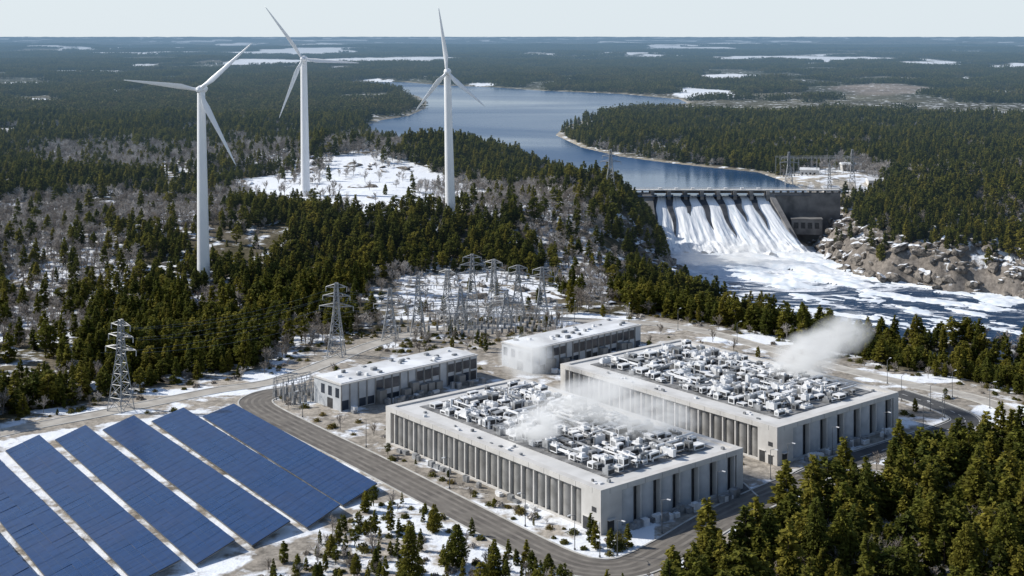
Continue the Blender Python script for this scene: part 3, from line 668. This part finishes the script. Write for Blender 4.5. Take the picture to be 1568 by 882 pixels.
def conifer_arrays(seed,Hh,R,n,kind,qs=0.46):
    r=np.random.RandomState(seed); nb=max(10,int(n/14))
    tb=np.sort(r.rand(nb)**0.85)*0.93+0.05
    if kind==0: prof=(1-tb)**0.7*np.minimum(1,tb/0.12+0.3)
    elif kind==1: prof=np.sqrt(np.clip(np.sin(np.pi*np.clip((tb-0.05)/0.97,0,1)**0.8),0,1))*np.clip(1.08-tb,0,1)**0.35*0.95
    else: prof=np.where(tb<0.30,0.05,np.sqrt(np.clip(np.sin(np.pi*(tb-0.27)/0.74),0,1)))
    ang=r.rand(nb)*6.283; Lb=R*prof*r.uniform(0.65,1.2,nb)+0.12
    w=Lb/Lb.sum(); bi=r.choice(nb,n,p=w)
    s=np.sqrt(r.uniform(0.04,1,n)); t=tb[bi]; L=Lb[bi]; a=ang[bi]+r.normal(0,0.2,n)
    rad=s*L; z=t*Hh-0.28*rad+0.10*rad*s+r.normal(0,0.10,n)*(1+0.8*(kind>0)); z=np.where(t>0.93,z+0.3*r.rand(n),z)
    c=np.stack([np.cos(a)*rad,np.sin(a)*rad,z],-1)
    d=np.stack([np.cos(a),np.sin(a),-0.1+0*a],-1)+r.normal(0,0.45,(n,3)); d/=np.linalg.norm(d,axis=1)[:,None]
    up=np.stack([0*a,0*a,1+0*a],-1)+r.normal(0,0.6,(n,3)); sd=np.cross(d,up); sd/=np.linalg.norm(sd,axis=1)[:,None]+1e-6
    q=qs*r.uniform(0.6,1.3,n)[:,None]
    V=np.stack([c-d*q*0.8,c+sd*q*0.5,c+d*q,c-sd*q*0.5],1).reshape(-1,3)
    tint=np.clip(r.rand(nb)[bi]*0.6+0.4*r.rand(n)*1.0,0,1)*(0.45+0.55*s)*(0.65+0.35*t)  # random tone, plus crown shade painted in: darker toward the trunk and lower down
    return V,np.repeat(tint,4)
def add_tint(o,t):
    a=o.data.attributes.new('tint','FLOAT','POINT'); a.data.foreach_set('value',t.astype(np.float32))
def finish_tree(name,V,tint,Hh,mf,tr=0.16):
    n=6; tv=[];
    for z,r_ in((-0.8,tr*1.3),(Hh*0.4,tr*0.8),(Hh*0.93,tr*0.15)):
        for k in range(n): tv.append((math.cos(k*6.283/n)*r_,math.sin(k*6.283/n)*r_,z))
    tv=np.array(tv); nv=len(V); tf=np.array([[nv+j*n+k,nv+j*n+(k+1)%n,nv+(j+1)*n+(k+1)%n,nv+(j+1)*n+k] for j in range(2) for k in range(n)])
    Fq=np.concatenate([np.arange(nv).reshape(-1,4),tf]); o=npmesh(name,np.concatenate([V,tv]),Fq,[mf,mbark],link=False)
    mi=np.zeros(len(Fq),dtype=np.int32); mi[-len(tf):]=1; o.data.polygons.foreach_set('material_index',mi)
    add_tint(o,np.concatenate([tint,np.zeros(len(tv))])); return o
def coll(name,obs):
    c=bpy.data.collections.new(name)
    for o in obs: c.objects.link(o)
    return c
con=[]
for i,(h,R,n,k) in enumerate([(13,2.6,1500,0),(11,2.8,1500,0),(14,2.4,1600,1),(10,2.7,1500,1),(12,3.2,1400,2),(9,2.0,1100,0)]):
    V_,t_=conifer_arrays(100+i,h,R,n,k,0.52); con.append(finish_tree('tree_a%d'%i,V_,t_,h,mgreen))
def bare_tree(name,seed,Hh,spread,wk=1.0):
    r=random.Random(seed); quads=[];tt=[]
    def seg(p,q,w0,w1,t):
        d=(q-p).normalized(); 
        for k in range(2):
            s=d.cross(Vector((r.gauss(0,1),r.gauss(0,1),r.gauss(0,1)))).normalized()
            quads.extend([p-s*w0,p+s*w0,q+s*w1,q-s*w1]); tt.extend([t]*4)
    def rec(p,d,L,w,lev):
        q=p+d*L; seg(p,q,w,w*0.6,0.3+0.2*lev*r.random())
        if lev>=4: return
        n=(7,5,4,4)[lev]
        for i in range(n):
            f=r.uniform(0.35,1.0); nd=(d+Vector((r.gauss(0,1),r.gauss(0,1),r.gauss(0.25,0.6)))*spread).normalized()
            rec(p+d*L*f,nd,L*r.uniform(0.42,0.68),w*(0.62 if wk>1 else 0.5),lev+1)
    rec(Vector((0,0,-0.5)),Vector((0,0,1)),Hh*0.5,0.14*wk,0)
    V=np.array([tuple(v) for v in quads]); V[:,2]=np.maximum(V[:,2],-0.5)
    o=npmesh(name,V,np.arange(len(V)).reshape(-1,4),[mtwig],link=False); add_tint(o,np.array(tt)); return o
bt=[bare_tree('tree_b%d'%i,50+i,h,s,1.25) for i,(h,s) in enumerate([(9,0.6),(8,0.75),(7,0.8)])]
def bush(name,seed,mf,R):
    r=np.random.RandomState(seed); n=260; d=r.normal(0,1,(n,3)); d/=np.linalg.norm(d,axis=1)[:,None]; c=d*(r.uniform(0.4,1.1,n)[:,None])*R; c[:,2]=np.abs(c[:,2])*0.9
    a=r.normal(0,1,(n,3));a/=np.linalg.norm(a,axis=1)[:,None]; s=np.cross(a,d); q=0.22*r.uniform(0.6,1.4,n)[:,None]
    V=np.stack([c-a*q,c+s*q*0.7,c+a*q,c-s*q*0.7],1).reshape(-1,3); o=npmesh(name,V,np.arange(4*n).reshape(-1,4),[mf],link=False); add_tint(o,np.repeat(r.rand(n),4)); return o
bs=[bush('tree_c0',1,mbush,0.9),bush('tree_c1',2,mbush,1.3),bush('tree_c2',3,mtwig,1.1)]
def clump(name,seed,frac):
    r=np.random.RandomState(seed); Vs=[];Ts=[]
    for i in range(34):
        h=r.uniform(8,14); V_,t_=conifer_arrays(seed*50+i,h,r.uniform(2.2,3.2),60,r.choice([0,1,1]),1.35)
        V_=V_+np.array([r.uniform(-16,16),r.uniform(-16,16),0]); Vs.append(V_);Ts.append(t_*0.7+0.3*r.rand())
    V=np.concatenate(Vs); o=npmesh(name,V,np.arange(len(V)).reshape(-1,4),[mfar],link=False); add_tint(o,np.concatenate(Ts)); return o
cl=[clump('clump_%d'%i,i+1,0) for i in range(5)]
C_tree=coll('tree_prototypes',con+bt+bs)
C_cl=coll('clump_prototypes',cl)
# granite with snow lying on upward faces
rockm,nt,b=newmat('granite_rock')
geo=N(nt,'ShaderNodeNewGeometry'); no=N(nt,'ShaderNodeTexNoise'); no.inputs['Scale'].default_value=0.55; no.inputs['Detail'].default_value=8; no.inputs['Roughness'].default_value=0.65; nt.links.new(geo.outputs['Position'],no.inputs['Vector'])
r=N(nt,'ShaderNodeValToRGB'); r.color_ramp.elements[0].position=0.36; r.color_ramp.elements[0].color=(0.05,0.046,0.042,1); r.color_ramp.elements[1].position=0.64; r.color_ramp.elements[1].color=(0.27,0.24,0.205,1); nt.links.new(no.outputs[0],r.inputs[0])
no2=N(nt,'ShaderNodeTexNoise'); no2.inputs['Scale'].default_value=0.09; no2.inputs['Detail'].default_value=4; nt.links.new(geo.outputs['Position'],no2.inputs['Vector'])
sx_=N(nt,'ShaderNodeSeparateXYZ'); nt.links.new(geo.outputs['Normal'],sx_.inputs[0]); ad=N(nt,'ShaderNodeMath',operation='MULTIPLY_ADD'); ad.inputs[1].default_value=1.6; nt.links.new(no2.outputs[0],ad.inputs[0]); nt.links.new(sx_.outputs['Z'],ad.inputs[2])
sm=mr(nt,ad.outputs[0],1.68,1.80,0,1); mx=N(nt,'ShaderNodeMix',data_type='RGBA'); nt.links.new(sm.outputs[0],mx.inputs[0]); nt.links.new(r.outputs[0],mx.inputs[6]); mx.inputs[7].default_value=(0.8,0.83,0.87,1); nt.links.new(mx.outputs[2],b.inputs['Base Color']); b.inputs['Roughness'].default_value=0.9
bp=N(nt,'ShaderNodeBump'); bp.inputs['Strength'].default_value=0.7; nt.links.new(no.outputs[0],bp.inputs['Height']); nt.links.new(bp.outputs[0],b.inputs['Normal'])
def rockproto(name,seed):
    import bmesh
    bm=bmesh.new(); bmesh.ops.create_icosphere(bm,subdivisions=2,radius=1); r=random.Random(seed)
    o=[r.uniform(0,9) for _ in range(3)]
    for v in bm.verts:
        k=float(vnoise(v.co.x*1.7+o[0]+5,v.co.y*1.7+v.co.z*1.3+o[1]+5)); v.co*=0.5+1.0*k; v.co.z*=0.75; v.co.x*=1.45
    me=bpy.data.meshes.new(name); bm.to_mesh(me); me.materials.append(rockm); return bpy.data.objects.new(name,me)
C_rk=coll('rock_prototypes',[rockproto('rock_%d'%i,i) for i in range(4)])
def scatter(name,x,y,z,rot,scl,idx,c):
    n=len(x); me=bpy.data.meshes.new(name); me.vertices.add(n); me.vertices.foreach_set('co',np.stack([x,y,z],-1).astype(np.float32).ravel())
    a=me.attributes.new('rot','FLOAT_VECTOR','POINT'); a.data.foreach_set('vector',rot.astype(np.float32).ravel())
    a=me.attributes.new('scl','FLOAT_VECTOR','POINT'); a.data.foreach_set('vector',scl.astype(np.float32).ravel())
    a=me.attributes.new('idx','INT','POINT'); a.data.foreach_set('value',idx.astype(np.int32)); me.update()
    o=bpy.data.objects.new(name,me); sc.collection.objects.link(o)
    ng=bpy.data.node_groups.new(name,'GeometryNodeTree'); ng.interface.new_socket('Geometry',in_out='INPUT',socket_type='NodeSocketGeometry'); ng.interface.new_socket('Geometry',in_out='OUTPUT',socket_type='NodeSocketGeometry')
    gi=ng.nodes.new('NodeGroupInput'); go=ng.nodes.new('NodeGroupOutput'); ip=ng.nodes.new('GeometryNodeInstanceOnPoints'); ci=ng.nodes.new('GeometryNodeCollectionInfo')
    ci.inputs['Collection'].default_value=c; ci.inputs['Separate Children'].default_value=True; ci.inputs['Reset Children'].default_value=True
    def na(nm,dt):
        q=ng.nodes.new('GeometryNodeInputNamedAttribute'); q.data_type=dt; q.inputs['Name'].default_value=nm
        return [s for s in q.outputs if s.name=='Attribute' and s.enabled][0]
    l=ng.links.new; l(gi.outputs[0],ip.inputs['Points']); l(ci.outputs[0],ip.inputs['Instance']); ip.inputs['Pick Instance'].default_value=True
    l(na('idx','INT'),ip.inputs['Instance Index']); l(na('rot','FLOAT_VECTOR'),ip.inputs['Rotation']); l(na('scl','FLOAT_VECTOR'),ip.inputs['Scale']); l(ip.outputs[0],go.inputs[0])
    md=o.modifiers.new('scatter','NODES'); md.node_group=ng; print(name,n); return o
rs=np.random.RandomState(5)
def grid(y0,y1,sp,half):
    xs=[];ysl=[]
    yv=np.arange(y0,y1,sp)
    for Y in yv:
        w=half*Y+20; k=int(2*w/sp); xs.append(np.linspace(-w,w,k)); ysl.append(np.full(k,Y))
    x=np.concatenate(xs)+0.0; y=np.concatenate(ysl)
    return x+rs.uniform(-.5,.5,len(x))*sp, y+rs.uniform(-.5,.5,len(x))*sp
def roaddist(x,y):
    d=np.full(x.shape,1e9)
    for L,_ in rd:
        for p in L[::2]: d=np.minimum(d,np.hypot(x-p.x,y-p.y))
    return d
x,y=grid(240,1650,4.3,0.47)
z,ds,dl,dr=height(x,y,True); px,py=proj(x,y,z)
den=fbm(x/55,y/55,3,50); bz=np.zeros(len(x))
for e_ in BARE: bz=np.maximum(bz,1-ss(0.4,1.5,ell(px,py,e_)+(vnoise(x/15,y/15,3)-0.5)))
belt=(px>960)&(py<640)&(ds<95)&(y<640)
pb=np.clip(0.12+0.75*bz+0.5*ss(0.50,0.64,fbm(x/60,y/60,3,60)),0,0.92)
pb=np.where(((px>1000)&(py>660))|belt,0.13,pb)
isb=rs.rand(len(x))<pb
keep=(dl>6)&(dr>7)&(ds>5)&(belt|(rs.rand(len(x))<np.clip(1.35-1.5*ss(0.54,0.72,den)*(1-bz),0.10,1)))
ins_=sdist(x,y,SNOWF)<0
keep&=~(ins_&(rs.rand(len(x))>np.where(fbm(x/30,y/30,3,91)>0.56,0.30,0.03))); isb=isb|(ins_&(rs.rand(len(x))<0.5))
keep&=~((bz>0.5)&(~isb)&(rs.rand(len(x))<0.3))
keep&=~((dr<20)&(px>1200)&(py<470)&(rs.rand(len(x))<0.75))
keep&=~((dr<30)&(y>690)&(rs.rand(len(x))<0.35))
keep&=ell(px,py,(1265,285,85,24))>1
keep&=~((x>60)&(x<225)&(y>835)&(y<900))
sub=ell(px,py,(720,470,150,55))<1
keep&=~(sub&(rs.rand(len(x))<0.55))
for p in((312,432),(468,300),(690,332)):
    q=hit(*p); keep&=np.hypot(x-q[0],y-q[1])>6
x,y,z,isb,px,py,ds,den,sub,belt=[a_[keep] for a_ in(x,y,z,isb,px,py,ds,den,sub,belt)]
n=len(x); idx=np.where(isb,rs.randint(6,9,n),rs.choice([0,1,2,3,3,2,4,5],n))
hs=(0.62+0.55*vnoise(x/40,y/40,70)+rs.uniform(-0.18,0.24,n))*np.where(isb,0.95,1.0); hs=np.where(rs.rand(n)<0.12,hs*0.6,hs)
fg=(py>640)&(px>1000); hs=hs*np.where(fg,1.12,1.0)*np.where(belt,0.85,1.0)*np.where(sub,0.62,1.0); wd=hs*rs.uniform(0.9,1.25,n)*np.where(fg|belt,1.12,1)
rot=np.stack([rs.normal(0,0.03,n),rs.normal(0,0.03,n),rs.uniform(0,6.28,n)],-1)
scatter('conifer_forest',x,y,z-0.2,rot,np.stack([wd,wd,hs],-1),idx,C_tree)
for (y0,y1,sp,s,nm) in((1640,5600,25,1.0,'distant_forest'),(5600,13000,58,2.1,'far_forest')):
    x,y=grid(y0,y1,sp,0.5); z,ds,dl,dr=height(x,y,True); px,py=proj(x,y,z)
    k=(dl>18*s)&(fbm(x/300,y/300,4,80)<0.53+0.12*rs.rand(len(x)))
    for e_ in FARF: k&=(ell(px,py,e_)>1)|(py>200)
    k&=~(fbm(x/900,y/1500,5,40)>0.645)|(y<2500)
    x,y,z=x[k],y[k],z[k]; n=len(x); v=s*rs.uniform(0.85,1.15,n); hz_=np.minimum(v,1.25)*rs.uniform(0.8,1.1,n)
    scatter(nm,x,y,z-0.5,np.stack([0*x,0*x,rs.uniform(0,6.28,n)],-1),np.stack([v,v,hz_],-1),rs.randint(0,5,n),C_cl)
x,y=grid(270,560,2.6,0.47); z,ds,dl,dr=height(x,y,True); px,py=proj(x,y,z); dd=roaddist(x,y)
def inrect(x,y,c,W,D,a,mg):
    dx=x-c[0];dy=y-c[1]; u=dx*math.cos(a)+dy*math.sin(a); v=-dx*math.sin(a)+dy*math.cos(a); return (u>-mg)&(u<W+mg)&(v>-mg)&(v<D+mg)
blk=inrect(x,y,N1,W1,D1,ang,3.5)|inrect(x,y,N2,W2,D2,ang,3.5)|inrect(x,y,P(522,630),58,15,math.radians(43),6)|inrect(x,y,P(815,572),58,16,math.radians(43),6)
sp_=poly([(358,615),(600,748),(480,830),(330,900),(200,960),(-300,1100),(-400,730),(0,680)]); sol=sdist(x,y,sp_)<1
bl_=(px>590)&(py>0)&inrect(x,y,(N1[0]-12*math.cos(ang),N1[1]-12*math.sin(ang)),14,D1+12,ang,0)
p=np.full(len(x),0.05); p=np.where(bl_,0.62,p); lowm=(py>770)&(px>380)&(px<1010)&~bl_; p=np.where(lowm,0.50*ss(0.35,0.6,fbm(x/14,y/14,3,77))+0.16,p)
p=np.where((py<540)&(px<860)&(px>430),0.45,p); p=np.where((px<560)&(px>420)&(py<700)&(py>560),0.12,p); p=np.where(ds>-6,np.maximum(p,0.3),p)
k=(ds<6)&(dd>7)&~blk&~sol&(rs.rand(len(x))<p)
x,y,z,px,py,bl_,lowm=[a_[k] for a_ in(x,y,z,px,py,bl_,lowm)]; n=len(x)
idx=rs.choice([9,10,11,9,10,6,8],n); small=rs.rand(n)<np.where(lowm,0.42,0.10); idx=np.where(small,rs.choice([0,1,3,3,4,2],n),idx)
scl=np.where(idx>8,rs.uniform(0.6,1.3,n),np.where(idx>5,rs.uniform(0.35,0.75,n),rs.uniform(0.2,0.55,n)))
scl=np.where(bl_&(idx<9),scl*0.55,scl)
scatter('shrubs_and_saplings',x,y,z-0.05,np.stack([0*x,0*x,rs.uniform(0,6.28,n)],-1),np.stack([scl,scl,scl],-1),idx,C_tree)
x,y=grid(620,1000,3.2,0.47); z,ds,dl,dr=height(x,y,True); px,py=proj(x,y,z)
k=(dr>-3)&(dr<30)&(rs.rand(len(x))<0.40)&~((x>90)&(x<186)&(y>838)&(y<895))&(y>640); x,y,z=x[k],y[k],z[k]; n=len(x); s=rs.uniform(0.6,2.8,n)**1.35
scatter('river_boulders',x,y,z,np.stack([rs.uniform(-.4,.4,n),rs.uniform(-.4,.4,n),rs.uniform(0,6.28,n)],-1),np.stack([s,s,s],-1),rs.randint(0,4,n),C_rk)
x,y=grid(420,1150,9,0.47); z,ds,dl,dr=height(x,y,True); px,py=proj(x,y,z); k=(ds>6)&(dl>10)&(dr>30)&(px<1000)&(fbm(x/45,y/45,3,66)>0.54)&(rs.rand(len(x))<0.5); x,y,z=x[k],y[k],z[k]; n=len(x); s=rs.uniform(1.0,3.8,n)
scatter('rock_outcrops',x,y,z,np.stack([rs.uniform(-.3,.3,n),rs.uniform(-.3,.3,n),rs.uniform(0,6.28,n)],-1),np.stack([s*1.3,s,s*0.6],-1),rs.randint(0,4,n),C_rk)
def place(mesh,name,px,py,top,w=1.0):
    x,y,z=hit(px,py); hgt=(py-top)/F*y; mh=max(v.co.z for v in mesh.vertices); o=bpy.data.objects.new(name,mesh); o.location=(x,y,z-0.2); s=hgt/mh; o.scale=(s*w,s*w,s); o.rotation_euler=(0,0,random.uniform(0,6)); sc.collection.objects.link(o)
hero=[]
for i,(h,R,n,k) in enumerate([(14,3.6,6500,0),(12,3.2,5500,0),(11,3.3,5500,1)]):
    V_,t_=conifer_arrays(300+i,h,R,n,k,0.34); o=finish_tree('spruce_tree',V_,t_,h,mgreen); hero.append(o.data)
for (a,b_,t,k) in [(627,884,796,0),(757,886,824,1),(700,868,800,2),(1178,880,776,1),(1098,884,826,0),(1068,890,838,1),(1250,892,760,0),(1290,885,775,2),(1480,890,795,2),(1540,884,770,2),(545,880,845,2),(490,888,858,1),(665,815,770,2),(575,875,838,1),(840,884,845,2)]:
    place(hero[k],'spruce_tree' if k<2 else 'pine_tree',a,b_,t)
hb=bare_tree('bare_deciduous_tree',99,11,0.55); 
place(hb.data,'bare_deciduous_tree',1345,898,815,1.3); place(hb.data,'bare_deciduous_tree',1505,840,770,1.2); place(hb.data,'bare_deciduous_tree',815,800,770,1.0)

# ================= STEAM
def steam(px,py,z,rx,ry,rz,dens,seed,rot=0,em=0.34):
    Y=(CH-z)*F/(py-HZ); X=(px-CX)*Y/F
    m,nt,b=newmat('steam_mat'); nt.nodes.remove(b); out=nt.nodes['Material Output']
    tc=N(nt,'ShaderNodeTexCoord'); ln=N(nt,'ShaderNodeVectorMath',operation='LENGTH'); nt.links.new(tc.outputs['Object'],ln.inputs[0])
    no=N(nt,'ShaderNodeTexNoise'); no.inputs['Scale'].default_value=1.7; no.inputs['Detail'].default_value=4; no.inputs['Distortion'].default_value=0.6
    ad=N(nt,'ShaderNodeVectorMath',operation='ADD'); ad.inputs[1].default_value=(seed*3.1,seed,0); nt.links.new(tc.outputs['Object'],ad.inputs[0]); nt.links.new(ad.outputs[0],no.inputs['Vector'])
    a=mr(nt,ln.outputs['Value'],0.10,0.98,0.7,0.0); s=N(nt,'ShaderNodeMath',operation='MULTIPLY'); nb=mr(nt,no.outputs[0],0.36,0.66,0,1); nt.links.new(nb.outputs[0],s.inputs[0]); nt.links.new(a.outputs[0],s.inputs[1])
    d=N(nt,'ShaderNodeMath',operation='MULTIPLY'); d.inputs[1].default_value=dens; nt.links.new(s.outputs[0],d.inputs[0])
    vs=N(nt,'ShaderNodeVolumePrincipled'); vs.inputs['Color'].default_value=(0.99,0.99,0.99,1); vs.inputs['Anisotropy'].default_value=0.1
    # stands in for the many scattering bounces inside dense white steam
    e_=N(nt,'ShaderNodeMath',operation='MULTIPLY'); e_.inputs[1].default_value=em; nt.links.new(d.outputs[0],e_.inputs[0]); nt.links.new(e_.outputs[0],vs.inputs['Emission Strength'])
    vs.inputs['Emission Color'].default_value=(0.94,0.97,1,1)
    nt.links.new(d.outputs[0],vs.inputs['Density']); nt.links.new(vs.outputs[0],out.inputs['Volume'])
    try: m.cycles.volume_step_rate=2.0
    except Exception: pass
    import bmesh
    bm=bmesh.new(); bmesh.ops.create_icosphere(bm,subdivisions=3,radius=1); me=bpy.data.meshes.new('steam_plume'); bm.to_mesh(me); me.materials.append(m)
    o=bpy.data.objects.new('steam_plume',me); o.location=(X,Y,z); o.scale=(rx,ry,rz); o.rotation_euler=(0,rot,0); sc.collection.objects.link(o)
steam(818,655,14.5,9,6,5,2.0,1); steam(895,615,18,20,9,7.5,0.8,2,-0.3); steam(990,638,16,17,8,7,0.7,5); steam(1232,548,17,14,9,9,1.0,3,-0.5); steam(1285,515,23,13,8,8,0.6,4,-0.4); steam(806,548,14,10,7,9,0.8,6); steam(1135,388,-14,48,16,12,0.20,7)

# ================= LIGHT / SKY / CAMERA
S=Vector((-0.90,0.20,0)).normalized(); el=math.radians(36); S=Vector((S.x*math.cos(el),S.y*math.cos(el),math.sin(el)))
sd=bpy.data.lights.new('sun','SUN'); sd.energy=5.0; sd.angle=math.radians(0.5); sd.color=(1.0,0.95,0.87); so=bpy.data.objects.new('sun',sd); so.rotation_euler=S.to_track_quat('Z','Y').to_euler(); sc.collection.objects.link(so)
w=bpy.data.worlds.new('World'); sc.world=w; w.use_nodes=True; nt=w.node_tree; bg=nt.nodes['Background']
sk=nt.nodes.new('ShaderNodeTexSky'); sk.sky_type='NISHITA'; sk.sun_disc=False; sk.sun_elevation=el; sk.sun_rotation=math.atan2(S.x,S.y); sk.altitude=100; sk.air_density=1.0; sk.dust_density=0.6; sk.ozone_density=2.0
tc=nt.nodes.new('ShaderNodeTexCoord'); sp=nt.nodes.new('ShaderNodeSeparateXYZ'); nt.links.new(tc.outputs['Generated'],sp.inputs[0])
g1=mr(nt,sp.outputs['Z'],0.0,0.42,0.93,0.0); g1.interpolation_type='SMOOTHSTEP'
mx=nt.nodes.new('ShaderNodeMix'); mx.data_type='RGBA'; nt.links.new(g1.outputs[0],mx.inputs[0]); nt.links.new(sk.outputs[0],mx.inputs[6]); mx.inputs[7].default_value=(6.1,6.8,7.3,1)
nt.links.new(mx.outputs[2],bg.inputs[0]); bg.inputs[1].default_value=0.122
cam=bpy.data.cameras.new('camera'); cam.lens=F/1568*36; cam.sensor_width=36; cam.shift_y=-(441-HZ)/1568; cam.clip_start=1; cam.clip_end=300000
co=bpy.data.objects.new('camera',cam); co.location=(0,0,CH); co.rotation_euler=(math.radians(90),0,0); sc.collection.objects.link(co); sc.camera=co
sc.view_settings.view_transform='Standard'; sc.view_settings.look='None'; sc.view_settings.exposure=0
